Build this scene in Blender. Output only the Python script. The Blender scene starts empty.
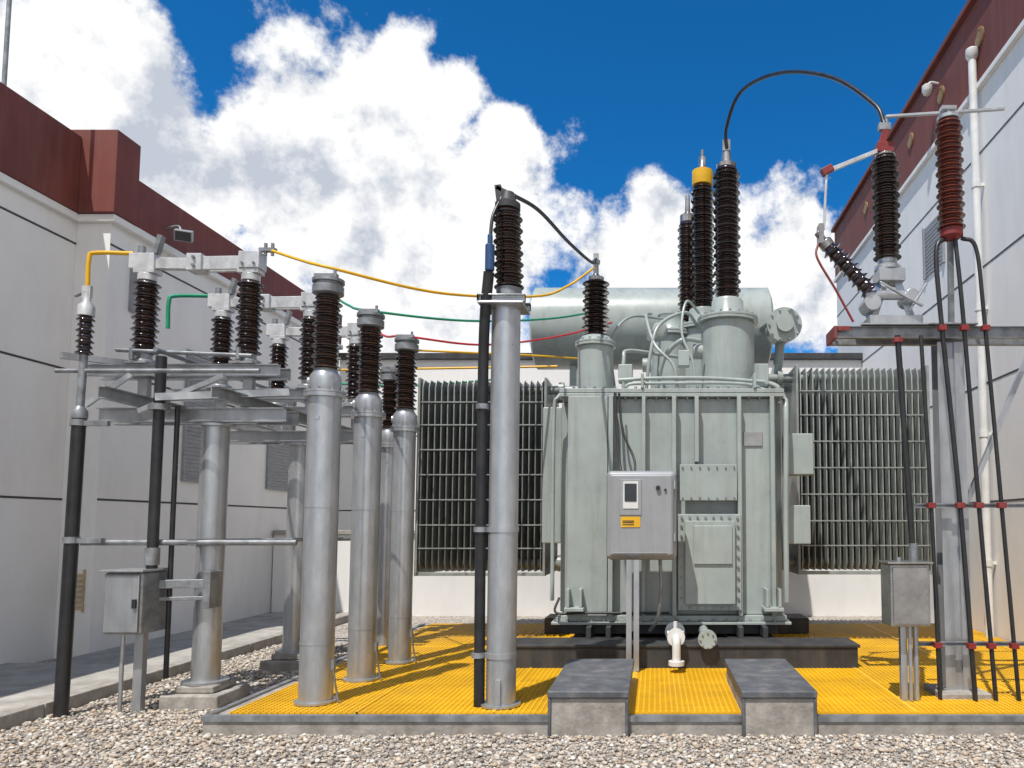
import bpy, math, random
import numpy as np
from mathutils import Vector, Matrix
random.seed(4); np.random.seed(4)
scene = bpy.context.scene

# ------------------------------------------------------------------ materials
def nd(nt, t, **kw):
    n = nt.nodes.new(t)
    for k, v in kw.items(): setattr(n, k, v)
    return n

def mk(name, c1, c2=None, rough=.5, metal=0.0, scale=6.0, bump=0.0, bscale=60.0, stretch=(1, 1, 1), rvar=.12, dirt=None, grime=0.0, contrast=(.35, .65), gs=(5, 5, .45), coat=0):
    m = bpy.data.materials.new(name); m.use_nodes = True
    nt = m.node_tree; L = nt.links; b = nt.nodes['Principled BSDF']
    c2 = c2 or tuple(x * .78 for x in c1)
    tc = nd(nt, 'ShaderNodeTexCoord'); mp = nd(nt, 'ShaderNodeMapping'); mp.inputs['Scale'].default_value = stretch
    L.new(tc.outputs['Object'], mp.inputs['Vector'])
    n = nd(nt, 'ShaderNodeTexNoise'); n.inputs['Scale'].default_value = scale; n.inputs['Detail'].default_value = 3; n.inputs['Roughness'].default_value = .65
    L.new(mp.outputs[0], n.inputs['Vector'])
    r = nd(nt, 'ShaderNodeValToRGB'); r.color_ramp.elements[0].position = contrast[0]; r.color_ramp.elements[1].position = contrast[1]
    r.color_ramp.elements[0].color = (*c2, 1); r.color_ramp.elements[1].color = (*c1, 1)
    L.new(n.outputs['Fac'], r.inputs['Fac'])
    col = r.outputs['Color']
    if grime > 0:
        mp2 = nd(nt, 'ShaderNodeMapping'); mp2.inputs['Scale'].default_value = gs
        L.new(tc.outputs['Object'], mp2.inputs['Vector'])
        n2 = nd(nt, 'ShaderNodeTexNoise'); n2.inputs['Scale'].default_value = 1.6; n2.inputs['Detail'].default_value = 4; n2.inputs['Roughness'].default_value = .7
        L.new(mp2.outputs[0], n2.inputs['Vector'])
        rr = nd(nt, 'ShaderNodeValToRGB'); rr.color_ramp.elements[0].position = .48; rr.color_ramp.elements[1].position = .78
        rr.color_ramp.elements[0].color = (0, 0, 0, 1); rr.color_ramp.elements[1].color = (grime, grime, grime, 1)
        L.new(n2.outputs['Fac'], rr.inputs['Fac'])
        mx = nd(nt, 'ShaderNodeMix', data_type='RGBA'); L.new(rr.outputs['Color'], mx.inputs['Factor'])
        L.new(col, mx.inputs['A']); mx.inputs['B'].default_value = (*(dirt or (.16, .13, .1)), 1)
        col = mx.outputs['Result']
    L.new(col, b.inputs['Base Color'])
    mr = nd(nt, 'ShaderNodeMapRange'); mr.inputs['To Min'].default_value = max(.05, rough - rvar); mr.inputs['To Max'].default_value = min(1, rough + rvar)
    L.new(n.outputs['Fac'], mr.inputs['Value']); L.new(mr.outputs[0], b.inputs['Roughness'])
    b.inputs['Metallic'].default_value = metal
    if coat: b.inputs['Coat Weight'].default_value = coat; b.inputs['Coat Roughness'].default_value = .06
    if bump > 0:
        nb = nd(nt, 'ShaderNodeTexNoise'); nb.inputs['Scale'].default_value = bscale; nb.inputs['Detail'].default_value = 1
        L.new(tc.outputs['Object'], nb.inputs['Vector'])
        bp = nd(nt, 'ShaderNodeBump'); bp.inputs['Strength'].default_value = bump; bp.inputs['Distance'].default_value = .01
        L.new(nb.outputs['Fac'], bp.inputs['Height']); L.new(bp.outputs[0], b.inputs['Normal'])
    return m

PAINT = mk('grey_green_paint', (.365, .41, .39), (.31, .35, .335), .30, scale=2.5, grime=.45, dirt=(.19, .16, .12))
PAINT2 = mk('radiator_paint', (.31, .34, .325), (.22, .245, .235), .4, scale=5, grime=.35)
PAINT3 = mk('shaded_radiator_paint', (.20, .215, .21), (.14, .155, .15), .4, scale=5, grime=.35)  # left radiator fins: shade between the fins put into a darker paint colour
GALV = mk('galvanised_steel', (.52, .535, .55), (.41, .425, .44), .31, .65, scale=9, stretch=(1, 1, .4), grime=.3, dirt=(.2, .18, .16), rvar=.08)
GALVD = mk('weathered_galvanised_steel', (.34, .36, .38), (.2, .21, .22), .44, .5, scale=9, grime=.5)
WHITEM = mk('aluminium_white', (.66, .67, .67), (.50, .51, .52), .35, .3, scale=10, grime=.4)
STAIN = mk('stainless_steel', (.45, .44, .42), (.30, .29, .28), .28, .85, scale=5)
BROWN = mk('brown_porcelain', (.034, .017, .013), (.016, .010, .009), .12, scale=6, rvar=.05, coat=.7)
RED_I = mk('red_brown_porcelain', (.15, .032, .018), (.10, .022, .015), .18, scale=6, rvar=.05, coat=.5)
BLACK = mk('black_conduit', (.024, .024, .026), (.013, .013, .015), .38, scale=8, grime=.2, dirt=(.1, .09, .08))
DARK = mk('dark_steel', (.045, .047, .05), (.025, .025, .028), .55, scale=5, grime=.3)
CONC = mk('concrete', (.40, .37, .335), (.25, .23, .205), .9, scale=7, bump=.35, bscale=40, grime=.6, gs=(3, 3, 1.5))
CONCD = mk('grey_coating', (.115, .12, .135), (.07, .075, .085), .55, scale=5, bump=.1, grime=.5, dirt=(.3, .27, .24), gs=(4, 4, 4))
PAVE = mk('paving_concrete', (.44, .42, .385), (.28, .265, .24), .9, scale=3, bump=.4, bscale=50, grime=.3, gs=(2, 2, 2))
WALL = mk('white_wall_paint', (.80, .785, .765), (.74, .73, .715), .85, scale=.6, bump=.12, bscale=70, grime=.18, dirt=(.45, .41, .37), gs=(2.2, 2.2, .5))
GROOVE = mk('wall_joint', (.07, .07, .075), None, .9)
MAROON = mk('maroon_parapet', (.18, .042, .030), (.13, .031, .024), .7, scale=1.5, grime=.35, dirt=(.22, .11, .085))
YEL = mk('yellow_frp_grating', (.88, .50, .010), (.70, .38, .008), .5, scale=1.3, grime=.4, dirt=(.4, .24, .04), gs=(1.2, 1.2, 1.2))
PITF = mk('pit_bottom', (.08, .055, .02), None, .95)
YELP = mk('yellow_paint', (.8, .45, .01), (.7, .38, .01), .4)
GREENP = mk('green_insulation', (.01, .3, .16), None, .4)
REDP = mk('red_paint', (.26, .022, .022), (.16, .016, .016), .5, grime=.4)
REDW = mk('red_insulation', (.6, .03, .04), None, .4)
BLUEP = mk('blue_counter', (.03, .08, .2), None, .4)
BOXP = mk('light_grey_enamel', (.31, .32, .335), (.275, .285, .30), .33, scale=2, grime=.3)
PVC = mk('white_pvc', (.72, .72, .70), (.62, .62, .60), .4, grime=.25)
GLASS = mk('dark_glass', (.03, .035, .04), None, .08)
GOLD = mk('gold_medallion', (.30, .18, .07), (.2, .12, .05), .5)
LOUV = mk('louvre_grey', (.28, .29, .31), (.22, .23, .25), .6)
TAN = mk('tan_vent', (.5, .38, .22), None, .7)

# ------------------------------------------------------------------ geometry kit
def frame(d):
    d = Vector(d).normalized()
    up = Vector((0, 0, 1)) if abs(d.z) < .95 else Vector((0, 1, 0))
    a = d.cross(up).normalized(); b = a.cross(d).normalized()
    return a, b, d

class Part:
    def __init__(s, name, mat, bevel=0): s.name, s.mat, s.bevel, s.v, s.f = name, mat, bevel, [], []
    def box(s, x0, x1, y0, y1, z0, z1):
        i = len(s.v)
        s.v += [(x, y, z) for z in (z0, z1) for y in (y0, y1) for x in (x0, x1)]
        s.f += [tuple(i + k for k in q) for q in ((0, 2, 3, 1), (4, 5, 7, 6), (0, 1, 5, 4), (2, 6, 7, 3), (0, 4, 6, 2), (1, 3, 7, 5))]
        return s
    def cbox(s, c, sz):
        return s.box(c[0] - sz[0] / 2, c[0] + sz[0] / 2, c[1] - sz[1] / 2, c[1] + sz[1] / 2, c[2] - sz[2] / 2, c[2] + sz[2] / 2)
    def sweep(s, p0, p1, prof):
        p0, p1 = Vector(p0), Vector(p1); a, b, d = frame(p1 - p0); i = len(s.v); n = len(prof)
        for p in (p0, p1): s.v += [tuple(p + a * u + b * w) for u, w in prof]
        s.f += [(i + k, i + (k + 1) % n, i + n + (k + 1) % n, i + n + k) for k in range(n)]
        s.f += [tuple(i + k for k in reversed(range(n))), tuple(i + n + k for k in range(n))]
        return s
    def beam(s, p0, p1, w, h):
        return s.sweep(p0, p1, [(-w / 2, -h / 2), (w / 2, -h / 2), (w / 2, h / 2), (-w / 2, h / 2)])
    def chan(s, p0, p1, w, h, t=.008, flip=1):   # C channel, web vertical
        f = flip
        return s.sweep(p0, p1, [(-w / 2 * f, -h / 2), (w / 2 * f, -h / 2), (w / 2 * f, -h / 2 + t), ((-w / 2 + t) * f, -h / 2 + t), ((-w / 2 + t) * f, h / 2 - t), (w / 2 * f, h / 2 - t), (w / 2 * f, h / 2), (-w / 2 * f, h / 2)])
    def lathe(s, p0, d, prof, seg=24):   # prof: (radius, distance along d)
        p0 = Vector(p0); a, b, d = frame(d); i = len(s.v); n = len(prof)
        for r, t in prof:
            for k in range(seg):
                an = 2 * math.pi * k / seg
                s.v.append(tuple(p0 + d * t + a * (r * math.cos(an)) + b * (r * math.sin(an))))
        for j in range(n - 1):
            for k in range(seg):
                k2 = (k + 1) % seg
                s.f.append((i + j * seg + k, i + j * seg + k2, i + (j + 1) * seg + k2, i + (j + 1) * seg + k))
        s.f.append(tuple(i + k for k in reversed(range(seg)))); s.f.append(tuple(i + (n - 1) * seg + k for k in range(seg)))
        return s
    def cyl(s, p0, p1, r, r2=None, seg=24):
        p0, p1 = Vector(p0), Vector(p1)
        return s.lathe(p0, p1 - p0, [(r, 0), (r2 if r2 is not None else r, (p1 - p0).length)], seg)
    def tube(s, pts, r, seg=10, sub=8):
        P = [Vector(p) for p in pts]; out = []
        if sub > 1 and len(P) > 2:
            Q = [P[0] * 2 - P[1]] + P + [P[-1] * 2 - P[-2]]
            for i in range(1, len(Q) - 2):
                for k in range(sub):
                    t = k / sub
                    out.append(.5 * ((2 * Q[i]) + (Q[i + 1] - Q[i - 1]) * t + (2 * Q[i - 1] - 5 * Q[i] + 4 * Q[i + 1] - Q[i + 2]) * t * t + (3 * Q[i] - Q[i - 1] - 3 * Q[i + 1] + Q[i + 2]) * t ** 3))
            out.append(P[-1])
        else: out = P
        a, b, d = frame(out[1] - out[0]); i0 = len(s.v)
        for j, p in enumerate(out):
            dn = (out[min(j + 1, len(out) - 1)] - out[max(j - 1, 0)]).normalized()
            a = (a - dn * a.dot(dn)).normalized(); b = dn.cross(a)
            for k in range(seg):
                an = 2 * math.pi * k / seg
                s.v.append(tuple(p + a * (r * math.cos(an)) + b * (r * math.sin(an))))
        for j in range(len(out) - 1):
            for k in range(seg):
                k2 = (k + 1) % seg
                s.f.append((i0 + j * seg + k, i0 + j * seg + k2, i0 + (j + 1) * seg + k2, i0 + (j + 1) * seg + k))
        s.f.append(tuple(i0 + k for k in reversed(range(seg)))); s.f.append(tuple(i0 + (len(out) - 1) * seg + k for k in range(seg)))
        return s
    def insul(s, p0, p1, rc, rs, n):
        p0, p1 = Vector(p0), Vector(p1); Lh = (p1 - p0).length; p = Lh / n; prof = []
        for i in range(n):
            R = rs if i % 2 == 0 else rs * .86; t = i * p
            prof += [(rc, t), (rc * 1.02, t + .12 * p), (R * .97, t + .2 * p), (R, t + .28 * p), (R * .97, t + .38 * p), (rc * 1.15, t + .68 * p)]
        prof.append((rc, Lh))
        return s.lathe(p0, p1 - p0, prof, 28)
    def bolts(s, p0, p1, n, r, h, d):
        p0, p1 = Vector(p0), Vector(p1)
        for i in range(n):
            q = p0.lerp(p1, i / (n - 1)) if n > 1 else p0
            s.lathe(q, d, [(r, 0), (r, h)], 6)
        return s
    def ringbolts(s, c, d, R, n, r, h):
        a, b, dd = frame(d)
        for k in range(n):
            an = 2 * math.pi * k / n
            s.lathe(Vector(c) + a * R * math.cos(an) + b * R * math.sin(an), dd, [(r, 0), (r, h)], 6)
        return s

class Obj:
    def __init__(s, name, loc=(0, 0, 0)): s.name, s.loc, s.parts = name, Vector(loc), []
    def part(s, name, mat, bevel=0):
        p = Part(name, mat, bevel); s.parts.append(p); return p
    def done(s, single=False):
        if not single:
            e = bpy.data.objects.new(s.name, None); e.location = s.loc; e.empty_display_size = .3
            scene.collection.objects.link(e)
        for p in s.parts:
            me = bpy.data.meshes.new(p.name)
            me.from_pydata([tuple(Vector(v) - s.loc) for v in p.v], [], p.f); me.update()
            me.materials.append(p.mat)
            me.polygons.foreach_set('use_smooth', [True] * len(me.polygons))
            me.set_sharp_from_angle(angle=math.radians(38))
            o = bpy.data.objects.new(s.name if single else p.name, me); scene.collection.objects.link(o)
            if single: o.location = s.loc
            else: o.parent = e
            if p.bevel:
                bv = o.modifiers.new('bevel', 'BEVEL'); bv.width = p.bevel; bv.segments = 2; bv.limit_method = 'ANGLE'; bv.angle_limit = math.radians(50)
                bv.harden_normals = True
        return s

# ------------------------------------------------------------------ ground
GR = bpy.data.materials.new('gravel_ground'); GR.use_nodes = True
nt = GR.node_tree; b = nt.nodes['Principled BSDF']; tc = nd(nt, 'ShaderNodeTexCoord')
vo = nd(nt, 'ShaderNodeTexVoronoi'); vo.inputs['Scale'].default_value = 34
nt.links.new(tc.outputs['Object'], vo.inputs['Vector'])
rp = nd(nt, 'ShaderNodeValToRGB'); e = rp.color_ramp
e.elements[0].color = (.19, .165, .14, 1); e.elements[1].color = (.55, .51, .46, 1); x = e.elements.new(.5); x.color = (.36, .315, .27, 1)
sp = nd(nt, 'ShaderNodeSeparateColor'); nt.links.new(vo.outputs['Color'], sp.inputs[0]); nt.links.new(sp.outputs[0], rp.inputs[0])
nt.links.new(rp.outputs[0], b.inputs['Base Color']); b.inputs['Roughness'].default_value = .9
bp = nd(nt, 'ShaderNodeBump', invert=True); bp.inputs['Strength'].default_value = 1; bp.inputs['Distance'].default_value = .02
nt.links.new(vo.outputs['Distance'], bp.inputs['Height']); nt.links.new(bp.outputs[0], b.inputs['Normal'])
g = Obj('gravel_ground'); g.part('gravel_ground', GR).v += [(-300, -300, 0), (300, -300, 0), (300, 300, 0), (-300, 300, 0)]
g.parts[0].f.append((0, 1, 2, 3)); g.done(True)

# loose stones, one mesh
SM = bpy.data.materials.new('gravel_stone'); SM.use_nodes = True
nt = SM.node_tree; b = nt.nodes['Principled BSDF']; at = nd(nt, 'ShaderNodeAttribute'); at.attribute_name = 'Col'
nt.links.new(at.outputs['Color'], b.inputs['Base Color']); b.inputs['Roughness'].default_value = .85
def stones():
    t = (1 + 5 ** .5) / 2
    iv = np.array([(-1, t, 0), (1, t, 0), (-1, -t, 0), (1, -t, 0), (0, -1, t), (0, 1, t), (0, -1, -t), (0, 1, -t), (t, 0, -1), (t, 0, 1), (-t, 0, -1), (-t, 0, 1)]) / math.sqrt(1 + t * t)
    fc = np.array([(0, 11, 5), (0, 5, 1), (0, 1, 7), (0, 7, 10), (0, 10, 11), (1, 5, 9), (5, 11, 4), (11, 10, 2), (10, 7, 6), (7, 1, 8), (3, 9, 4), (3, 4, 2), (3, 2, 6), (3, 6, 8), (3, 8, 9), (4, 9, 5), (2, 4, 11), (6, 2, 10), (8, 6, 7), (9, 8, 1)])
    regs = [(-5.0, 5.0, 4.2, 5.46, 26000), (-4.75, -3.28, 5.46, 9.5, 11500)]
    pos = np.concatenate([np.stack([np.random.uniform(a, b_, n), np.random.uniform(c, d, n)], 1) for a, b_, c, d, n in regs])
    keep = ~((pos[:, 0] < -4.8))
    pos = pos[keep]; n = len(pos)
    sz = np.random.gamma(5, .0021, n).clip(.005, .022)
    V = np.repeat(iv[None], n, 0) * (1 + np.random.uniform(-.32, .32, (n, 12, 1)))
    V *= np.stack([np.random.uniform(.8, 1.5, n), np.random.uniform(.7, 1.1, n), np.random.uniform(.4, .85, n)], 1)[:, None]
    an = np.random.uniform(0, 6.28, n); c, s = np.cos(an)[:, None], np.sin(an)[:, None]
    X = V[..., 0] * c - V[..., 1] * s; Y = V[..., 0] * s + V[..., 1] * c
    V = np.stack([X, Y, V[..., 2]], -1) * sz[:, None, None]
    V[..., 0] += pos[:, :1]; V[..., 1] += pos[:, 1:]; V[..., 2] += (sz * .4 + np.random.uniform(0, .010, n))[:, None]
    F = (fc[None] + (np.arange(n) * 12)[:, None, None]).reshape(-1, 3)
    me = bpy.data.meshes.new('gravel_stones'); me.vertices.add(n * 12); me.vertices.foreach_set('co', V.reshape(-1))
    me.loops.add(F.size); me.loops.foreach_set('vertex_index', F.reshape(-1).astype(np.int32))
    me.polygons.add(len(F)); me.polygons.foreach_set('loop_start', np.arange(0, F.size, 3, dtype=np.int32))
    me.update(calc_edges=True); me.validate()
    base = np.array([(.50, .45, .39), (.38, .325, .27), (.60, .57, .52), (.44, .345, .26), (.26, .235, .215), (.52, .44, .35)])
    cc = base[np.random.randint(0, 6, n)] * np.random.uniform(.8, 1.15, (n, 1))
    ca = me.color_attributes.new('Col', 'FLOAT_COLOR', 'POINT')
    ca.data.foreach_set('color', np.repeat(np.concatenate([cc, np.ones((n, 1))], 1), 12, 0).reshape(-1).astype(np.float32))
    me.materials.append(SM); o = bpy.data.objects.new('gravel_stones', me); scene.collection.objects.link(o)
stones()

# paving strip and kerb on the left
o = Obj('concrete_path', (-5.7, 9, 0)); p = o.part('slab', PAVE)
for i in range(14):
    y = -2 + i * 1.25; p.box(-6.4 if y > 7.3 else -6.8, -4.93, y, y + 1.24, 0, .06)
o.done()
o = Obj('kerb', (-4.85, 9, 0)); p = o.part('kerb_stones', CONC, .012)
for i in range(18):
    y = -2 + i * 1.0; p.box(-4.92, -4.78, y, y + .992, -.05, .11)
o.done()

# ------------------------------------------------------------------ pit, grating
o = Obj('oil_pit_curb', (.6, 5.5, 0)); p = o.part('concrete_curb', CONC, .01)
p.box(-3.24, 4.19, 5.48, 5.60, -.1, .125); p.box(-3.24, -3.12, 5.602, 10.6, -.1, .125); p.box(-3.24, 4.19, 10.602, 10.72, -.1, .125)
p = o.part('steel_angle_edge', GALVD); p.box(-3.245, 4.19, 5.475, 5.52, .127, .142); p.box(-3.245, 4.19, 5.468, 5.478, .10, .1415); p.box(-3.247, -3.2, 5.525, 10.6, .127, .142)
o.done()
o = Obj('yellow_grating', (.6, 8, .1)); p = o.part('bearing_bars', YEL); sp_ = .042
x = -3.115
while x < 4.19: p.box(x, x + .012, 5.602, 10.6, .10, .138); x += sp_
p2 = o.part('cross_bars', YEL); y = 5.61
while y < 10.59: p2.box(-3.118, 4.19, y, y + .012, .102, .136); y += sp_
p3 = o.part('panel_joint', YEL)
for x in (-2.2, -1.2, -.2, .9, 1.9, 2.9, 3.9): p3.box(x, x + .022, 5.602, 10.6, .09, .1415)
for y in (6.6, 7.6, 8.6, 9.6): p3.box(-3.115, 4.19, y, y + .02, .09, .1405)
p = o.part('pit_floor', PITF); p.box(-3.11, 4.19, 5.61, 10.59, .006, .03)
o.done()

# plinths in front of transformer
for (xa, xb) in ((-.75, -.2), (.63, 1.14)):
    o = Obj('concrete_plinth', ((xa + xb) / 2, 5.5, 0))
    p = o.part('concrete_body', CONC, .012); p.box(xa, xb, 5.44, 6.72, -.05, .275)
    p = o.part('grey_cap', CONCD, .008); p.box(xa - .015, xb + .015, 5.42, 6.74, .277, .325)
    p.box(xa - .012, xa + .012, 5.425, 5.46, 0, .276); p.box(xb - .012, xb + .012, 5.425, 5.46, 0, .276)
    o.done()
o = Obj('transformer_foundation', (.2, 7.6, 0)); p = o.part('cross_beam', DARK, .01)
p.box(-1.4, 1.95, 7.3, 7.75, .1, .33); p.box(-1.4, 1.95, 9.6, 10.1, .1, .33)
p.box(-.85, -.35, 7.76, 9.59, .1, .34); p.box(.75, 1.25, 7.76, 9.59, .1, .34)
p = o.part('cap', DARK, .006); p.box(-1.42, 1.97, 7.285, 7.76, .331, .36)
o.done()

# ------------------------------------------------------------------ buildings
def grooves(p, x0, x1, y0, y1, zs, axis, off, side):
    for z in zs:
        if axis == 'x': p.box(min(off, off + side * .004), max(off, off + side * .004), y0, y1, z - .012, z + .012)
        else: p.box(x0, x1, min(off, off + side * .004), max(off, off + side * .004), z - .012, z + .012)
o = Obj('left_building', (-8, 10, 0))
p = o.part('wall', WALL); p.box(-12, -6.8, -4, 8.6, 0, 5.05); p.box(-12, -6.4, 8.602, 15.0, 0, 5.05)
p = o.part('cornice', WALL, .01); p.box(-12.0, -6.74, -4, 8.54, 5.052, 5.14); p.box(-12, -6.32, 8.54, 15, 5.052, 5.14)
p = o.part('parapet', MAROON, .01); p.box(-12, -6.72, -4, 8.5, 5.142, 6.05); p.box(-12, -6.36, 8.9, 15, 5.142, 5.75)
p = o.part('parapet_pillar', MAROON, .01); p.box(-12, -6.3, 8.5, 8.898, 5.142, 6.14)
p = o.part('wall_joint', GROOVE); grooves(p, 0, 0, -4, 8.6, (1.8, 3.3, 4.8), 'x', -6.8, 1); grooves(p, 0, 0, 8.604, 15, (1.8, 3.3, 4.8), 'x', -6.4, 1)
p = o.part('louvre_window', LOUV)
for (ya, yb, za, zb) in ((8.95, 9.35, 4.1, 4.7), (10.1, 11.0, 2.1, 3.9), (12.3, 13.2, 2.1, 3.9)):
    p.box(-6.4, -6.36, ya, ya + .04, za, zb); p.box(-6.4, -6.36, yb - .04, yb, za, zb); p.box(-6.4, -6.36, ya + .042, yb - .042, za, za + .04); p.box(-6.4, -6.36, ya + .042, yb - .042, zb - .04, zb)
    z = za + .06
    while z < zb - .06: p.beam((-6.385, ya + .045, z), (-6.385, yb - .045, z), .008, .04); z += .055
p = o.part('vent', TAN)
for k in range(7): p.box(-6.66, -6.5, 8.585, 8.598, .55 + k * .06, .59 + k * .06)
p.box(-6.68, -6.66, 8.58, 8.598, .52, 1.0); p.box(-6.5, -6.48, 8.58, 8.598, .52, 1.0)
p = o.part('roof_mast', GALVD); p.cyl((-6.95, 7.7, 6.0), (-6.95, 7.7, 8.2), .022)
o.done()
o = Obj('floodlight', (-6.25, 9.5, 5.3)); p = o.part('arm', GALVD); p.tube([(-6.36, 9.5, 5.35), (-6.2, 9.5, 5.38), (-6.12, 9.45, 5.3)], .015)
p = o.part('lamp_housing', BOXP, .01); p.beam((-6.12, 9.52, 5.27), (-6.05, 9.38, 5.2), .2, .14); p = o.part('lens', GLASS); p.beam((-6.049, 9.378, 5.199), (-6.045, 9.37, 5.195), .17, .11)
o.done()

o = Obj('right_building', (6, 10, 0))
p = o.part('wall', WALL); p.box(4.2, 10, -3, 17, 0, 7.1)
p = o.part('cornice', WALL, .01); p.box(4.14, 10, -3, 17.03, 7.102, 7.18)
p = o.part('parapet', MAROON, .01); p.box(4.17, 10, -3, 17, 7.182, 8.3)
p = o.part('coping', MAROON, .01); p.box(4.1, 10, -3, 17.05, 8.302, 8.38)
p = o.part('wall_joint', GROOVE); grooves(p, 0, 0, -3, 17, (1.8, 3.3, 4.8, 6.3), 'x', 4.2, -1)
p = o.part('medallion', GOLD)
for y in (5.6, 7.9, 9.2, 10.5, 11.8, 13.1, 14.4): p.lathe((4.17, y, 7.75), (-1, 0, 0), [(.12, 0), (.12, .02), (.09, .03), (.09, .025)], 24)
p = o.part('louvre_window', LOUV)
for (ya, yb) in ((10.6, 11.4),):
    p.box(4.16, 4.2, ya, ya + .05, 5.3, 6.1); p.box(4.16, 4.2, yb - .05, yb, 5.3, 6.1)
    for k in range(13): p.beam((4.185, ya + .052, 5.34 + k * .06), (4.185, yb - .052, 5.34 + k * .06), .008, .045)
o.done()
o = Obj('drain_pipe', (4.1, 9, 0)); p = o.part('pipe', PVC); p.cyl((4.1, 9.3, .05), (4.1, 9.3, 7.5), .05)
p = o.part('hopper', PVC, .01); p.lathe((4.1, 9.3, 7.5), (0, 0, 1), [(.05, 0), (.08, .05), (.08, .14), (.05, .16)])
p = o.part('collars', PVC)
for z in (1, 2.6, 4.2, 5.8): p.cyl((4.1, 9.3, z), (4.1, 9.3, z + .08), .06); p.box(4.1, 4.2, 9.28, 9.32, z + .02, z + .06)
o.done()
o = Obj('security_camera', (4.0, 10.6, 7.7)); p = o.part('bracket', PVC); p.tube([(4.17, 10.6, 7.98), (4.06, 10.6, 8.0), (4.0, 10.6, 7.95)], .016)
p = o.part('dome', PVC); p.lathe((4.0, 10.6, 7.96), (0, 0, -1), [(.05, 0), (.075, .02), (.075, .09), (.055, .14), (.025, .16)])
o.done()
o = Obj('back_building', (-1, 17, 0)); p = o.part('wall', WALL); p.box(-6.39, 4.19, 15.01, 20, 0, 4.85)
p = o.part('coping', DARK, .01); p.box(-6.39, 4.19, 14.93, 20, 4.852, 4.98)
p = o.part('wall_joint', GROOVE); grooves(p, -6.38, 4.18, 0, 0, (1.8, 3.3), 'y', 15.01, -1)
p = o.part('window', GLASS)
for x in (-3.4, 2.3): p.box(x, x + 1.2, 14.99, 15.005, 2.2, 3.5)
o.done()
o = Obj('boundary_wall', (-1, 12, 0)); p = o.part('wall', WALL); p.box(-6.38, 4.18, 12.6, 12.8, 0, 1.35)
p = o.part('cap', CONC, .01); p.box(-6.38, 4.18, 12.55, 12.85, 1.352, 1.42); o.done()

# ------------------------------------------------------------------ power transformer
T = Obj('power_transformer', (.2, 9, .36))
p = T.part('tank', PAINT, .015); p.box(-.94, 1.3, 8.0, 10.0, .56, 2.87)
p = T.part('tank_base', PAINT, .006); p.box(-1.08, 1.42, 7.88, 10.12, .47, .50); p.box(-1.02, 1.38, 7.93, 10.07, .502, .56)
p = T.part('cover', PAINT, .006); p.box(-1.02, 1.38, 7.92, 10.08, 2.872, 2.91); p.box(-1.02, 1.38, 7.92, 10.08, 2.914, 2.96)
p = T.part('cover_bolts', GALVD); p.bolts((-.98, 7.955, 2.96), (1.34, 7.955, 2.96), 22, .015, .025, (0, 0, 1)); p.bolts((-.98, 7.955, 2.872), (1.34, 7.955, 2.872), 22, .015, .025, (0, 0, -1))
p.bolts((-1.04, 7.91, .50), (1.38, 7.91, .50), 20, .014, .025, (0, 0, 1))
p = T.part('stiffener', PAINT, .006)
for x in (.18, .87, 1.22): p.box(x, x + .045, 7.87, 7.998, .563, 2.868)
p.box(.42, .465, 7.87, 7.998, 2.17, 2.868); p.box(-.14, -.10, 7.89, 7.998, .563, 2.868)
p.box(-.92, -.5, 7.88, 7.998, .563, 2.868)
p.box(-.49, -.44, 7.83, 7.998, .563, 2.868)
for y in (8.3, 8.9, 9.5):
    p.box(1.302, 1.4, y, y + .05, .563, 2.868); p.box(-1.04, -.942, y, y + .05, .563, 2.868)
p = T.part('manhole_plate', PAINT, .006); p.box(.26, .86, 7.84, 7.868, 1.76, 2.14)
p = T.part('side_hatch', PAINT, .008); p.box(.24, .9, 7.85, 7.868, .62, 1.62); p.box(.31, .83, 7.79, 7.848, .69, 1.55)
p.box(.40, .80, 7.77, 7.788, 1.10, 1.50)
p = T.part('hatch_bolts', GALVD)
for z in (.65, 1.585): p.bolts((.28, 7.85, z), (.86, 7.85, z), 8, .014, .02, (0, -1, 0))
for x in (.275, .865): p.bolts((x, 7.85, .75), (x, 7.85, 1.5), 8, .014, .02, (0, -1, 0))
p.bolts((.29, 7.84, 1.79), (.83, 7.84, 1.79), 7, .01, .015, (0, -1, 0)); p.bolts((.29, 7.84, 2.11), (.83, 7.84, 2.11), 7, .01, .015, (0, -1, 0))
p = T.part('nameplate', STAIN, .003); p.box(.95, 1.15, 7.985, 7.998, 2.35, 2.5)
p = T.part('skid_beams', DARK, .004)
for x in (-.7, -.5, .85, 1.1): p.box(x, x + .05, 7.7, 10.2, .36, .47)
p.box(-1.0, 1.3, 8.0, 8.2, .362, .468)
p = T.part('jacking_lug', PAINT, .006)
for x in (-.93, 1.12): p.box(x, x + .2, 7.74, 7.998, .62, .66); p.box(x + .02, x + .05, 7.76, 7.998, .662, .85); p.box(x + .15, x + .18, 7.76, 7.998, .662, .85)
p = T.part('drain_valve', PVC); p.cyl((.2, 7.99, .44), (.2, 7.22, .44), .045); p.cyl((.2, 7.62, .44), (.2, 7.58, .44), .10); p.cyl((.2, 7.24, .44), (.2, 7.20, .44), .085)
p.tube([(.2, 7.2, .44), (.2, 7.12, .42), (.2, 7.10, .34), (.2, 7.1, .2)], .04); p.cyl((.2, 7.1, .24), (.2, 7.1, .20), .075); p.cyl((.12, 7.45, .44), (.28, 7.45, .44), .03); p.cyl((.2, 7.45, .44), (.2, 7.45, .56), .02)
p = T.part('valve_flange', PAINT); p.cyl((.5, 7.87, .42), (.5, 7.26, .42), .05); p.cyl((.5, 7.26, .42), (.5, 7.22, .42), .09); p.ringbolts((.5, 7.22, .42), (0, -1, 0), .07, 8, .01, .015)
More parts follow.
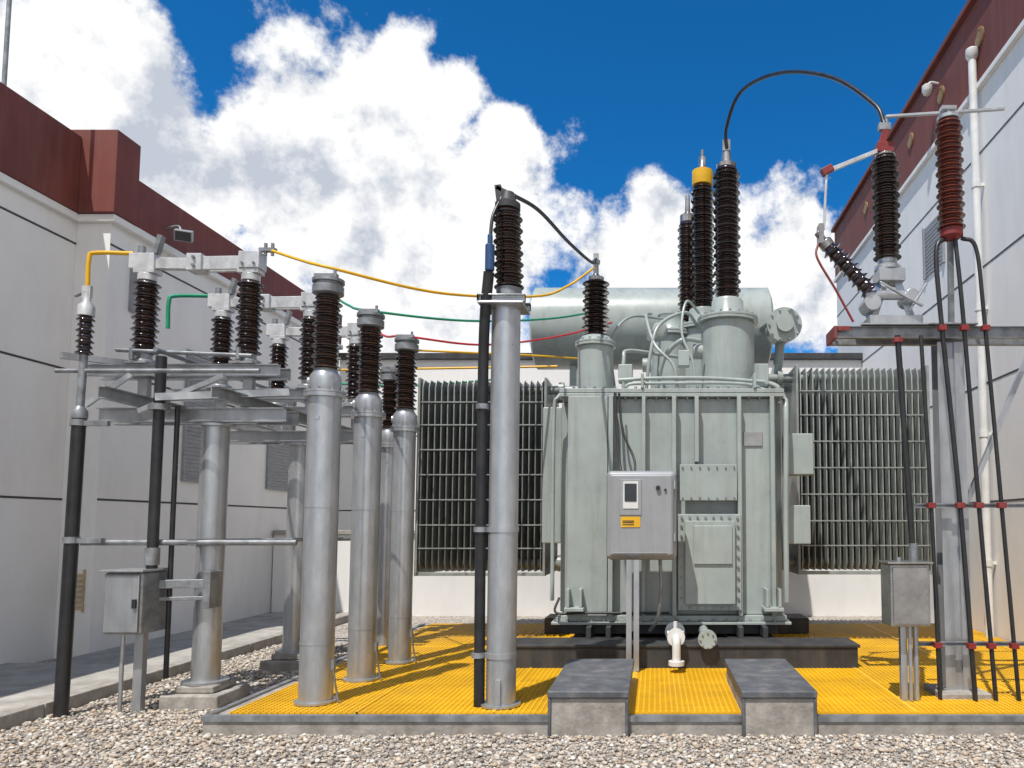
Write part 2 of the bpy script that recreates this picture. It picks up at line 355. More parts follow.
# turrets
p = T.part('turret', PAINT, .006)
p.cyl((-.67, 8.35, 2.96), (-.67, 8.35, 3.5), .2, seg=40); p.cyl((-.67, 8.35, 3.5), (-.67, 8.35, 3.53), .23, seg=40); p.cyl((-.67, 8.35, 3.533), (-.67, 8.35, 3.56), .23, seg=40)
p.lathe((-.67, 8.35, 3.56), (0, 0, 1), [(.2, 0), (.16, .06), (.13, .07)], 40)
for (x, y, r, zt) in ((.86, 8.75, .31, 3.88), (.62, 9.5, .3, 3.98), (.2, 9.5, .26, 3.9)):
    p.cyl((x, y, 2.96), (x, y, zt), r, seg=48); p.cyl((x, y, zt), (x, y, zt + .03), r + .05, seg=48); p.cyl((x, y, zt + .034), (x, y, zt + .065), r + .05, seg=48)
    p.lathe((x, y, zt + .065), (0, 0, 1), [(r * .8, 0), (r * .62, .07), (r * .6, .2), (.17, .23)], 40)
    p.cyl((x, y, 3.0), (x, y, 3.03), r + .05, seg=48)
    p.cyl((x - r - .1, y, 3.55), (x - r + .02, y, 3.55), .09)
p = T.part('turret_bolts', GALVD)
p.ringbolts((-.67, 8.35, 3.56), (0, 0, 1), .21, 14, .013, .02); p.ringbolts((.86, 8.75, 3.945), (0, 0, 1), .335, 20, .014, .025); p.ringbolts((.62, 9.5, 4.045), (0, 0, 1), .325, 18, .014, .025)
p = T.part('bushing_insulator', BROWN)
p.insul((-.67, 8.35, 3.62), (-.67, 8.35, 4.27), .085, .155, 13)
p.insul((.86, 8.75, 4.16), (.86, 8.75, 5.78), .11, .165, 30)
p.insul((.62, 9.5, 4.25), (.62, 9.5, 5.92), .105, .155, 30)
p.insul((.46, 10.3, 4.1), (.46, 10.3, 5.75), .1, .145, 28)
p = T.part('bushing_head', STAIN)
p.lathe((-.67, 8.35, 4.27), (0, 0, 1), [(.09, 0), (.09, .04), (.05, .06), (.03, .08), (.03, .2), (.045, .2), (.045, .24)], 24); p.cbox((-.67, 8.35, 4.53), (.06, .03, .12))
p.lathe((.86, 8.75, 5.78), (0, 0, 1), [(.12, 0), (.12, .05), (.06, .08), (.05, .2), (.03, .21), (.03, .33)], 24); p.cbox((.86, 8.72, 6.06), (.09, .03, .14))
p.lathe((.62, 9.5, 6.14), (0, 0, 1), [(.08, 0), (.05, .05), (.045, .16), (.02, .18), (.02, .26)], 24)
p.lathe((.46, 10.3, 5.75), (0, 0, 1), [(.11, 0), (.11, .1), (.04, .15), (.03, .4)], 24)
p = T.part('phase_cap_yellow', YELP); p.lathe((.62, 9.5, 5.92), (0, 0, 1), [(.13, 0), (.135, .02), (.135, .19), (.08, .22)], 28)
# conservator
p = T.part('oil_conservator', PAINT)
p.lathe((-1.75, 11.0, 4.42), (1, 0, 0), [(.35, -.06), (.5, -.04), (.6, .0), (.6, 3.4), (.5, 3.44), (.35, 3.46)], 56)
p.cyl((-1.0, 11, 4.42), (-.97, 11, 4.42), .62, seg=56); p.cyl((.9, 11, 4.42), (.93, 11, 4.42), .62, seg=56)
p = T.part('conservator_support', PAINT, .006)
for x in (-1.2, 1.2): p.box(x - .05, x + .05, 10.85, 11.15, 2.4, 3.84); p.beam((x, 10.05, 2.6), (x, 10.9, 3.5), .07, .07); p.box(x - .05, x + .05, 10.082, 10.9, 2.4, 2.5)
p = T.part('oil_pipes', PAINT)
p.tube([(.3, 10.8, 3.9), (.3, 10.3, 3.5), (.2, 9.7, 3.3), (.1, 9.2, 2.98)], .05)
p.tube([(-.35, 8.3, 2.96), (-.35, 8.3, 3.35), (-.3, 8.4, 3.48), (.1, 8.7, 3.5), (.45, 8.9, 3.5)], .022)
p.tube([(-.1, 8.2, 2.96), (-.05, 8.2, 3.4), (.05, 8.3, 3.75), (.35, 8.5, 3.95), (.5, 8.7, 3.85)], .02)
p.tube([(.25, 8.1, 2.96), (.2, 8.1, 3.25), (0, 8.2, 3.5), (-.1, 8.5, 3.9), (-.05, 8.9, 4.05)], .018)
p.tube([(-.4, 8.08, 3.08), (0, 8.08, 3.1), (.6, 8.08, 3.1), (1.2, 8.08, 3.06)], .022)
p.tube([(-.3, 8.06, 2.96), (-.3, 8.06, 3.02), (-.1, 8.06, 3.04), (.9, 8.06, 3.04), (1.2, 8.06, 2.97)], .018)
p.tube([(0, 8.6, 2.96), (.1, 8.5, 3.4), (.3, 8.4, 3.6), (.52, 8.5, 3.62)], .028)
p.tube([(1.3, 8.8, 3.2), (1.42, 8.6, 3.1), (1.42, 8.2, 2.9), (1.4, 7.95, 2.7), (1.38, 7.92, 1.6), (1.38, 7.92, .7)], .03)
p.tube([(-1.1, 8.1, .7), (-1.1, 8.1, 2.6), (-1.05, 8.1, 2.9), (-.9, 8.2, 3.0)], .022)
p.tube([(-.45, 8.5, 2.96), (-.5, 8.5, 3.6), (-.3, 8.7, 3.95), (.1, 9.3, 4.1)], .016)
p.tube([(.45, 8.2, 2.96), (.42, 8.2, 3.3), (.3, 8.25, 3.65), (.36, 8.4, 4.05), (.52, 8.6, 3.97)], .015)
p = T.part('relay_boxes', PAINT, .012)
p.box(1.42, 1.72, 8.1, 8.35, 2.05, 2.5); p.box(1.42, 1.68, 8.1, 8.35, 1.3, 1.72); p.box(-1.28, -1.06, 8.5, 8.8, 1.3, 2.85)
p.cbox((-.33, 8.35, 3.2), (.16, .16, .2)); p.cbox((.32, 8.25, 3.35), (.13, .12, .18)); p.cbox((1.2, 8.4, 3.2), (.16, .14, .24))
p = T.part('pressure_relief', PAINT); p.cyl((1.55, 9.2, 3.9), (1.55, 8.85, 3.9), .17, seg=32); p.cyl((1.55, 8.85, 3.9), (1.55, 8.82, 3.9), .21, seg=32); p.ringbolts((1.55, 8.82, 3.9), (0, -1, 0), .185, 10, .014, .02)
p.cyl((1.55, 8.82, 3.9), (1.55, 8.76, 3.9), .1)
p.tube([(1.55, 9.1, 3.8), (1.5, 9.15, 3.4), (1.35, 9.2, 3.1), (1.2, 9.2, 2.96)], .06); p.tube([(1.55, 9.15, 4.0), (1.55, 9.8, 4.2), (1.5, 10.6, 4.3)], .04)
p.lathe((.05, 8.45, 3.72), (.2, -1, 0), [(.09, 0), (.09, .05), (.07, .06)], 24)
p = T.part('lifting_lugs', PAINT, .005)
for x in (-.15, 1.05): p.box(x, x + .03, 7.9, 8.15, 2.962, 3.12)
p = T.part('control_conduit', DARK)
p.tube([(-.42, 7.83, 2.9), (-.4, 7.82, 2.5), (-.36, 7.78, 2.1), (-.3, 7.6, 2.02)], .016); p.tube([(-.38, 7.84, 2.9), (-.34, 7.84, 2.5), (-.22, 7.78, 2.2), (-.2, 7.6, 2.02)], .013)
p.tube([(-1.0, 7.9, .75), (-1.02, 7.84, .6), (-.7, 7.82, .6), (-.2, 7.82, .6), (.15, 7.84, .6)], .013)
T.done()

def radiator(name, x0, x1, yf, z0, z1, side, mt):
    R = Obj(name, ((x0 + x1) / 2, yf + .8, z0))
    fins = R.part('cooling_fins', mt)
    dep = .5; n = int((x1 - x0) / .074); th = .013
    for bank in range(2):
        ya = yf + bank * (dep + .14); yb = ya + dep
        for i in range(n + 1):
            x = x0 + (x1 - x0 - th) * i / n
            pr = [(ya, z0 + .10), (ya + .05, z0), (yb - .05, z0), (yb, z0 + .10), (yb, z1 - .10), (yb - .05, z1), (ya + .05, z1), (ya, z1 - .10)]
            k = len(fins.v)
            fins.v += [(x, y, z) for y, z in pr] + [(x + th, y, z) for y, z in pr]
            fins.f += [tuple(k + j for j in range(8)), tuple(k + 15 - j for j in range(8))] + [(k + j, k + 8 + j, k + 8 + (j + 1) % 8, k + (j + 1) % 8) for j in range(8)]
    h = R.part('header_pipes', PAINT2)
    xt = 1.32 if side > 0 else -.96
    for bank in range(2):
        yc = yf + bank * (dep + .14) + dep / 2
        for z in (z0 + .09, z1 - .09):
            h.cyl((xt, yc, z), (x1 + .05 if side > 0 else x0 - .05, yc, z), .055)
            xv = xt + side * .2; h.cyl((xv - .03, yc, z), (xv + .03, yc, z), .1)
    r = R.part('tie_rods', PAINT2)
    for fz in (.12, .24, .37, .50, .63, .76, .88):
        z = z0 + (z1 - z0) * fz; r.box(x0 - .01, x1 + .01, yf - .010, yf - .002, z - .007, z + .007)
    f = R.part('frame', PAINT2, .004)
    f.box(x0 - .02, x1 + .02, yf + .02, yf + .06, z0 - .05, z0 - .01)
    for xx in (x0 - .05, x1 + .02): f.box(xx, xx + .03, yf - .01, yf + 1.14, z0 - .05, z1 + .02)
    g2 = R.part('rear_fins', mt)
    for i in range(n):
        x = x0 + .037 + (x1 - x0 - th) * i / n; g2.box(x, x + th, yf + 1.28, yf + 1.75, z0, z1)
    R.done()
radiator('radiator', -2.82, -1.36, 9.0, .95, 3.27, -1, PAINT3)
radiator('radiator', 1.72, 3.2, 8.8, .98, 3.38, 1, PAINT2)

# ------------------------------------------------------------------ control cabinet
o = Obj('control_cabinet', (-.14, 7.3, .14))
p = o.part('cabinet_body', BOXP, .05); p.box(-.47, .21, 7.22, 7.55, 1.17, 2.03)
p = o.part('door', BOXP, .028); p.box(-.435, .175, 7.175, 7.23, 1.205, 1.995)
p = o.part('door_recess', BOXP, .012); p.box(-.335, -.13, 7.165, 7.18, 1.60, 1.94); p.box(-.40, .12, 7.169, 7.1745, 1.235, 1.242)
p = o.part('gauge_window', PVC, .004); p.box(-.305, -.16, 7.159, 7.1645, 1.66, 1.92)
p = o.part('gauge_face', GLASS, .003); p.box(-.29, -.175, 7.153, 7.1585, 1.73, 1.90)
p = o.part('warning_label', YELP); p.box(-.325, -.14, 7.169, 7.1745, 1.485, 1.585)
p = o.part('label_print', BLACK)
for z in (1.505, 1.525, 1.54): p.box(-.31, -.2, 7.1665, 7.1685, z, z + .008)
p = o.part('handle', BLACK); p.cyl((.03, 7.175, 1.86), (.03, 7.15, 1.86), .022); p.cyl((.1, 7.175, 1.84), (.1, 7.16, 1.84), .012)
p = o.part('hinges', GALV)
for z in (1.35, 1.85): p.cyl((.188, 7.2, z), (.188, 7.2, z + .08), .012)
p = o.part('post', GALV)
p.chan((-.245, 7.16, .14), (-.245, 7.16, 1.175), .05, .06); p.chan((-.175, 7.16, .14), (-.175, 7.16, 1.175), .05, .06, flip=-1); p.box(-.27, -.15, 7.1, 7.26, .1425, .16); p.box(-.27, -.15, 7.2, 7.215, .5, .6)
p = o.part('cable_conduit', GALVD); p.tube([(.05, 7.4, 1.18), (.06, 7.4, .9), (.03, 7.45, .6), (-.05, 7.6, .45)], .018)
o.done()

# ------------------------------------------------------------------ instrument posts (left column)
def instrument_post(x, y, ztop=2.6, r=.12, name='current_transformer_post', z0=.14, hi=.72):
    o = Obj(name, (x, y, z0))
    p = o.part('steel_tube', GALV); p.cyl((x, y, z0), (x, y, ztop - .05), r, seg=40)
    p.cyl((x, y, z0 + .002), (x, y, z0 + .02), r + .03, seg=40)
    p.cyl((x, y, ztop - .05), (x, y, ztop - .02), r + .03, seg=40); p.cyl((x, y, ztop - .017), (x, y, ztop), r + .03, seg=40)
    p.ringbolts((x, y, ztop), (0, 0, 1), r + .012, 8, .012, .02)
    p.cyl((x + .0, y - r - .003, ztop - .22), (x, y - r + .01, ztop - .22), .02)
    p = o.part('weld_seams', GALV)
    for z in (z0 + .45, z0 + 1.5): p.cyl((x, y, z), (x, y, z + .008), r + .003, seg=40)
    p = o.part('earth_lug', GALVD); p.box(x + r - .01, x + r + .02, y - .03, y + .01, z0 + .25, z0 + .33); p.tube([(x + r + .01, y - .02, z0 + .28), (x + r + .03, y - .02, z0 + .15), (x + r + .06, y - .02, z0)], .008)
    p = o.part('base_tank', GALV); p.lathe((x, y, ztop), (0, 0, 1), [(.11, 0), (.118, .02), (.118, .12), (.09, .16), (.085, .18)], 36)
    p.cyl((x - .13, y, ztop + .08), (x - .1, y, ztop + .08), .04)
    p = o.part('porcelain', BROWN); p.insul((x, y, ztop + .18), (x, y, ztop + .18 + hi), .075, .112, 14)
    p = o.part('terminal_cap', GALVD); p.lathe((x, y, ztop + .18 + hi), (0, 0, 1), [(.1, 0), (.118, .01), (.118, .07), (.1, .08), (.1, .1), (.122, .1), (.122, .125), (.03, .13)], 32)
    p.cbox((x - .02, y, ztop + hi + .34), (.18, .05, .03)); p.cyl((x + .05, y, ztop + hi + .3), (x + .05, y, ztop + hi + .39), .012)
    o.done()
instrument_post(-2.62, 5.9, 2.56, hi=.6, r=.125); instrument_post(-2.6, 6.75, 2.52, hi=.6); instrument_post(-2.55, 7.6, 2.5, r=.11, hi=.6)
instrument_post(-3.1, 8.7, 2.45, r=.1, name='voltage_transformer_post', z0=0, hi=.55)

# arrester post (centre-left)
x, y = -1.17, 5.8
o = Obj('surge_arrester_post', (x, y, .14))
p = o.part('steel_tube', GALV); p.cyl((x, y, .14), (x, y, 3.2), .112, seg=40); p.cyl((x, y, .142), (x, y, .16), .15, seg=40)
for z in (.5, 1.45): p.cyl((x, y, z), (x, y, z + .04), .12, seg=40); p.box(x - .22, x - .1, y - .03, y + .03, z, z + .04)
p.box(x - .02, x + .02, y - .135, y - .11, .16, .35)
p = o.part('top_plate', GALV, .004); p.box(x - .19, x + .16, y - .17, y + .17, 3.2, 3.215); p.chan((x - .2, y - .12, 3.25), (x + .17, y - .12, 3.25), .05, .06); p.chan((x - .2, y + .12, 3.25), (x + .17, y + .12, 3.25), .05, .06)
p = o.part('arrester_insulator', BROWN); p.insul((x + .02, y, 3.36), (x - .0, y, 4.0), .08, .118, 14)
p = o.part('arrester_base', GALVD); p.cyl((x + .02, y, 3.28), (x + .02, y, 3.36), .1)
p = o.part('arrester_head', DARK); p.lathe((x, y, 4.0), (0, 0, 1), [(.1, 0), (.1, .05), (.07, .07), (.05, .14)], 24); p.beam((x - .06, y, 4.05), (x - .08, y, 4.2), .05, .04); p.beam((x - .09, y, 4.18), (x + .06, y, 4.11), .04, .03)
p = o.part('discharge_counter', BLUEP, .01); p.cyl((x - .1, y - .16, 3.45), (x - .1, y - .16, 3.66), .036)
p.cyl((x - .1, y - .16, 3.66), (x - .1, y - .16, 3.74), .02)
p = o.part('black_conduit', BLACK); p.tube([(x - .16, y - .02, .14), (x - .17, y - .02, 1.5), (x - .17, y - .02, 2.6), (x - .15, y - .08, 3.1), (x - .11, y - .14, 3.45)], .042, sub=6)
p.tube([(x - .1, y - .16, 3.7), (x - .09, y - .12, 3.9), (x - .04, y - .05, 4.08)], .014)
p = o.part('conduit_clamps', GALVD)
for z in (.5, 1.45, 2.4): p.cyl((x - .17, y - .02, z), (x - .17, y - .02, z + .04), .052)
o.done()

# ------------------------------------------------------------------ disconnect switch (left)
o = Obj('disconnect_switch_frame', (-3.8, 7.2, 0))
p = o.part('column', GALV)
for y in (6.45, 8.0): p.cyl((-3.8, y, .18), (-3.8, y, 2.35), .11, seg=36); p.cyl((-3.8, y, .18), (-3.8, y, .2), .18, seg=36); p.cyl((-3.8, y, 2.35), (-3.8, y, 2.37), .16, seg=36)
p = o.part('column_footing', CONC, .015)
for y in (6.45, 8.0): p.box(-4.03, -3.55, y - .25, y + .25, -.05, .12); p.box(-3.95, -3.63, y - .18, y + .18, .121, .18)
p = o.part('lower_channels', GALV)
for y in (6.34, 6.56, 7.89, 8.11): p.chan((-4.75, y, 2.44), (-3.15, y, 2.44), .05, .12)
p.chan((-4.4, 5.9, 2.56), (-4.4, 9.1, 2.56), .06, .1); p.chan((-3.5, 5.9, 2.56), (-3.5, 9.1, 2.56), .06, .1)
p = o.part('upper_channels', GALV)
for y in (6.4, 7.55, 8.7):
    p.chan((-4.85, y - .09, 2.82), (-3.2, y - .09, 2.82), .05, .10); p.chan((-4.85, y + .09, 2.82), (-3.2, y + .09, 2.82), .05, .10)
    for x in (-4.4, -3.5): p.box(x - .1, x + .1, y - .15, y + .15, 2.872, 2.884); p.box(x - .04, x + .04, y - .03, y + .03, 2.61, 2.77)
p.beam((-4.75, 6.2, 2.5), (-4.45, 6.3, 2.78), .04, .04); p.beam((-4.3, 6.2, 2.45), (-3.6, 6.2, 2.75), .04, .04)
p.beam((-4.9, 6.1, 2.9), (-4.2, 6.9, 2.92), .06, .05); p.beam((-4.1, 6.1, 2.55), (-3.2, 6.5, 2.66), .07, .06)
p = o.part('operating_rods', GALVD)
p.tube([(-4.85, 6.0, 2.75), (-3.2, 6.0, 2.75)], .018, sub=1); p.tube([(-4.12, 6.1, 2.95), (-4.12, 9, 2.95)], .02, sub=1)
p.tube([(-4.55, 6.25, 2.98), (-3.4, 6.25, 2.93)], .018, sub=1)
for x in (-4.42, -3.52): p.cyl((x, 6.25, 2.90), (x, 6.25, 3.0), .02); p.beam((x, 6.25, 2.95), (x, 6.4, 2.95), .03, .012)
p = o.part('tie_pipe', GALVD); p.cyl((-4.72, 6.2, 1.36), (-2.95, 6.2, 1.36), .024); p.cyl((-4.72, 6.28, 1.36), (-3.1, 7.9, 1.36), .018)
p.cyl((-3.8, 6.45, 1.33), (-3.8, 6.45, 1.39), .118, seg=36); p.box(-3.84, -3.76, 6.18, 6.34, 1.33, 1.39)
p = o.part('drive_shaft', BLACK); p.cyl((-4.10, 6.15, .9), (-4.10, 6.15, 2.9), .042); p.cyl((-4.01, 6.25, .25), (-4.01, 6.25, 2.5), .02)
p = o.part('shaft_joint', GALVD); p.cyl((-4.10, 6.15, 1.18), (-4.10, 6.15, 1.32), .055); p.cyl((-4.10, 6.15, 2.45), (-4.10, 6.15, 2.5), .08)
p = o.part('bracket', GALVD, .004); p.beam((-4.06, 6.2, 1.02), (-3.7, 6.3, 1.02), .05, .07); p.beam((-4.06, 6.2, .9), (-3.7, 6.3, .9), .03, .03); p.box(-3.72, -3.66, 6.22, 6.4, .82, 1.12)
o.done()
for i, y in enumerate((6.4, 7.55, 8.7)):
    o = Obj('disconnect_switch', (-3.95, y, 2.88))
    b_ = o.part('insulator_base', GALV, .004); pr = o.part('porcelain', BROWN); hd = o.part('caps', WHITEM, .004)
    for x in (-4.42, -3.52):
        b_.lathe((x, y, 2.885), (0, 0, 1), [(.11, 0), (.11, .03), (.07, .05), (.07, .09)], 28)
        pr.insul((x, y, 2.975), (x, y, 3.62), .07, .108, 13)
        hd.cyl((x, y, 3.62), (x, y, 3.68), .075); hd.box(x - .09, x + .09, y - .06, y + .06, 3.682, 3.72)
    a = o.part('switch_arm', WHITEM, .006)
    a.beam((-4.5, y, 3.78), (-4.0, y, 3.77), .06, .10); a.beam((-3.98, y - .035, 3.77), (-3.42, y - .035, 3.78), .02, .12); a.beam((-3.98, y + .035, 3.77), (-3.42, y + .035, 3.78), .02, .12)
    a.box(-4.05, -3.92, y - .07, y + .07, 3.70, 3.85); a.box(-4.56, -4.34, y - .05, y + .05, 3.722, 3.86); a.box(-3.6, -3.42, y - .07, y + .07, 3.722, 3.87)
    t = o.part('terminals', GALVD); t.cbox((-3.38, y, 3.9), (.14, .05, .03)); t.cyl((-3.4, y, 3.85), (-3.4, y, 3.96), .014); t.cyl((-3.34, y, 3.85), (-3.34, y, 3.96), .014)
    t.beam((-4.34, y - .02, 3.86), (-4.30, y - .02, 4.02), .04, .06); t.cyl((-4.48, y, 3.86), (-4.48, y, 3.93), .03)
    t.bolts((-3.98, y - .075, 3.74), (-3.98, y - .075, 3.81), 2, .014, .015, (0, -1, 0)); t.bolts((-3.56, y - .075, 3.76), (-3.46, y - .075, 3.76), 2, .012, .012, (0, -1, 0))
    o.done()

o = Obj('mechanism_cabinet', (-4.2, 6.1, 0)); p = o.part('box', GALVD, .02); p.box(-4.36, -4.05, 5.98, 6.3, .64, 1.13)
p = o.part('door', GALV, .008); p.box(-4.34, -4.07, 5.962, 5.978, .66, 1.11); p = o.part('roof', GALV, .005); p.box(-4.38, -4.03, 5.94, 6.32, 1.132, 1.15)
p = o.part('latch', BLACK); p.box(-4.11, -4.08, 5.945, 5.96, .85, .92)
p = o.part('post', GALV); p.chan((-4.15, 6.14, 0), (-4.15, 6.14, .64), .07, .06); p.cyl((-4.27, 6.1, 0), (-4.27, 6.1, .64), .016)
o.done()

o = Obj('cable_termination', (-4.66, 6.0, 0)); p = o.part('black_conduit', BLACK); p.cyl((-4.66, 6.0, 0), (-4.64, 6.0, 2.4), .05)
p = o.part('cable', GALVD); p.cyl((-4.64, 6, 2.4), (-4.63, 6, 2.9), .03); p.lathe((-4.64, 6, 2.36), (0, 0, 1), [(.058, 0), (.058, .06), (.03, .1)], 20)
p = o.part('insulator', BROWN); p.insul((-4.63, 6, 2.88), (-4.63, 6, 3.2), .04, .065, 7)
p = o.part('lug', WHITEM); p.lathe((-4.63, 6, 3.2), (0, 0, 1), [(.06, 0), (.06, .08), (.03, .12), (.03, .2)], 20); p.cbox((-4.63, 6, 3.4), (.07, .03, .1))
p = o.part('clamps', GALVD)
for z, xx in ((1.36, -4.65), (2.3, -4.641)): p.cyl((xx, 6, z), (xx, 6, z + .05), .06); p.box(xx + .05, -4.4, 5.98, 6.02, z, z + .04)
o.done()

# ------------------------------------------------------------------ right hand structure
o = Obj('earthing_switch_frame', (2.45, 6.2, .14))
p = o.part('column', GALV); p.chan((2.38, 6.2, .18), (2.38, 6.2, 3.02), .08, .14); p.chan((2.52, 6.2, .18), (2.52, 6.2, 3.02), .08, .14, flip=-1)
p.box(2.42, 2.48, 6.15, 6.25, .18, 3.02)
p = o.part('crossbeam', GALVD, .004); p.chan((1.5, 6.1, 3.09), (4.1, 6.1, 3.09), .05, .10); p.chan((1.5, 6.34, 3.09), (4.1, 6.34, 3.09), .05, .10, flip=-1)
p = o.part('crossbeam_plate', GALV, .004); p.box(1.7, 2.248, 6.05, 6.4, 3.145, 3.158); p.box(2.25, 2.65, 6.04, 6.4, 3.146, 3.16)
p = o.part('beam_tip', REDP); p.box(1.475, 1.498, 6.07, 6.37, 3.04, 3.14); p.box(1.502, 1.60, 6.062, 6.072, 3.10, 3.135)
p = o.part('clamp_bars', GALVD)
for z in (1.66, .56): p.chan((2.1, 6.06, z), (3.1, 6.06, z), .03, .035)
p = o.part('bracing', GALV); p.beam((2.62, 6.3, 1.7), (3.2, 6.3, 3.0), .04, .04)
p = o.part('base', CONC, .01); p.box(2.25, 2.65, 6.0, 6.4, .1, .18)
o.done()

paths = [[(1.97, 6.0, 3.04), (2.01, 6.0, 2.2), (2.05, 6.0, 1.32)], [(2.16, 6.0, 3.04), (2.21, 6.0, 1.6), (2.24, 6.0, .14)],
         [(2.39, 6.02, 3.86), (2.30, 5.99, 3.74), (2.31, 5.96, 3.2), (2.42, 5.96, 1.7), (2.5, 5.96, .14)],
         [(2.46, 6.0, 3.86), (2.49, 5.96, 3.2), (2.57, 5.96, 1.7), (2.66, 5.96, .14)],
         [(2.52, 6.02, 3.86), (2.62, 5.98, 3.76), (2.66, 5.96, 3.2), (2.75, 5.96, 1.7), (2.84, 5.96, .14)]]
for i, pa in enumerate(paths):
    o = Obj('cable_conduit', pa[-1]); p = o.part('conduit', BLACK); p.tube(pa, (.025, .017, .020, .018, .017)[i], sub=6)
    q = o.part('red_clamps', REDP, .004)
    for z in (() if i == 0 else (3.09, 1.66, .56)):
        for a, c in zip(pa[:-1], pa[1:]):
            if a[2] >= z > c[2]:
                f = (a[2] - z) / (a[2] - c[2]); xx = a[0] + (c[0] - a[0]) * f; yy = a[1] + (c[1] - a[1]) * f
                q.box(xx - .03, xx + .03, yy - .03, yy + .03, z - .022, z + .022)
    if i == 0: q.box(1.935, 2.005, 5.965, 6.035, 2.98, 3.02)
    o.done()

o = Obj('cable_sealing_end', (2.45, 6.1, 3.9)); p = o.part('insulator', RED_I); p.insul((2.44, 6.02, 3.93), (2.44, 6.02, 4.86), .07, .112, 20)
p = o.part('base', REDP); p.lathe((2.44, 6.02, 3.84), (0, 0, 1), [(.05, 0), (.09, .03), (.09, .09)], 24)
p = o.part('terminal', GALV); p.lathe((2.44, 6.02, 4.86), (0, 0, 1), [(.09, 0), (.09, .03), (.02, .05), (.02, .1)], 24); p.beam((1.95, 6.1, 4.94), (2.9, 6.0, 4.95), .03, .018); p.cbox((2.44, 6.02, 4.96), (.12, .07, .03))
p = o.part('support', GALVD); p.beam((2.45, 6.1, 3.16), (2.44, 6.05, 3.84), .04, .04)
o.done()

o = Obj('neutral_earthing_switch', (1.97, 6.25, 3.17))
p = o.part('base_frame', GALV, .006); p.box(1.78, 2.22, 6.1, 6.4, 3.162, 3.24); p.beam((1.82, 6.2, 3.24), (1.95, 6.25, 3.6), .09, .06); p.beam((2.16, 6.2, 3.24), (2.05, 6.25, 3.6), .07, .06); p.box(1.88, 2.1, 6.15, 6.35, 3.55, 3.66)
p.cyl((1.75, 6.15, 3.42), (2.17, 6.15, 3.42), .04); p.cyl((1.81, 6.1, 3.35), (1.81, 6.3, 3.35), .07); p.cyl((2.13, 6.08, 3.4), (2.13, 6.3, 3.4), .06)
p.lathe((1.98, 6.25, 3.66), (0, 0, 1), [(.11, 0), (.11, .03), (.08, .06), (.08, .1)], 28)
p.beam((2.1, 6.1, 3.27), (2.25, 6.1, 3.5), .05, .02); p.beam((1.85, 6.05, 3.5), (2.2, 6.05, 3.3), .03, .02)
p = o.part('post_insulator', BROWN); p.insul((1.98, 6.25, 3.76), (1.98, 6.25, 4.66), .075, .118, 20); p.insul((1.80, 6.15, 3.45), (1.46, 6.15, 3.83), .05, .085, 9)
p = o.part('top_hinge', REDP, .006); p.box(1.9, 2.04, 6.18, 6.32, 4.68, 4.77); p.beam((1.95, 6.25, 4.77), (1.99, 6.25, 4.9), .06, .05)
p.beam((1.41, 6.15, 4.47), (1.5, 6.15, 4.52), .06, .06)
p = o.part('blade', WHITEM, .004); p.beam((1.46, 6.15, 4.49), (1.93, 6.22, 4.71), .03, .035); p.beam((1.45, 6.15, 4.47), (1.42, 6.15, 3.98), .02, .02)
p = o.part('contact', STAIN, .004); p.lathe((1.46, 6.15, 3.83), (-.3, 0, .4), [(.06, 0), (.06, .06), (.03, .08), (.03, .16)], 20); p.box(1.37, 1.41, 6.1, 6.2, 3.85, 4.02); p.cyl((1.98, 6.25, 4.66), (1.98, 6.25, 4.68), .085)
p = o.part('corona_clamp', GALVD); p.cbox((1.98, 6.25, 4.93), (.1, .05, .06)); p.cyl((2.0, 6.25, 4.93), (2.0, 6.25, 5.03), .014)
p = o.part('earth_strap', REDP); p.tube([(1.37, 6.15, 3.86), (1.35, 6.1, 3.72), (1.5, 6.1, 3.45), (1.64, 6.1, 3.18)], .010)
o.done()

o = Obj('marshalling_box', (2.0, 6.0, .14)); p = o.part('box', STAIN, .012); p.box(1.82, 2.13, 5.85, 6.1, .72, 1.2); p = o.part('lid', STAIN, .006); p.box(1.80, 2.15, 5.82, 6.12, 1.202, 1.22); p.box(1.84, 2.11, 5.838, 5.849, .74, 1.18)
p = o.part('gland', GALVD); p.cyl((2.05, 5.97, 1.22), (2.05, 5.97, 1.36), .032); p.cyl((1.93, 5.97, 1.22), (1.93, 5.97, 1.25), .02)
p = o.part('posts', GALV); p.chan((1.95, 5.98, .14), (1.95, 5.98, .72), .05, .05); p.cyl((2.05, 5.98, .14), (2.05, 5.98, .72), .022); p.cyl((1.99, 5.93, .14), (1.99, 5.93, .72), .015)
o.done()

# ------------------------------------------------------------------ conductors
def cable(name, pts, r, mat):
    o = Obj(name, pts[0]); o.part(name, mat).tube(pts, r, 10, 10); o.done(True)
cable('black_jumper_cable', [(.86, 8.7, 6.02), (.85, 8.6, 6.22), (.98, 8.2, 6.42), (1.3, 7.5, 6.2), (1.66, 6.8, 5.72), (1.92, 6.35, 5.2), (1.98, 6.25, 4.96)], .020, BLACK)
cable('black_jumper_cable', [(-1.14, 5.8, 4.13), (-1.0, 6.3, 4.21), (-.85, 7.2, 4.28), (-.7, 8.1, 4.40), (-.67, 8.33, 4.52)], .017, BLACK)
cable('yellow_bus_cable', [(-3.36, 6.4, 3.9), (-3.0, 6.2, 3.74), (-2.62, 5.9, 3.57), (-1.9, 6.5, 3.55), (-1.2, 7.4, 3.8), (-.95, 8.0, 4.1), (-.7, 8.3, 4.4)], .013, YELP)
cable('yellow_bus_cable', [(-2.55, 7.6, 3.30), (-1.9, 8.0, 3.36), (-1.3, 8.4, 3.42), (-.9, 8.9, 3.5)], .011, YELP)
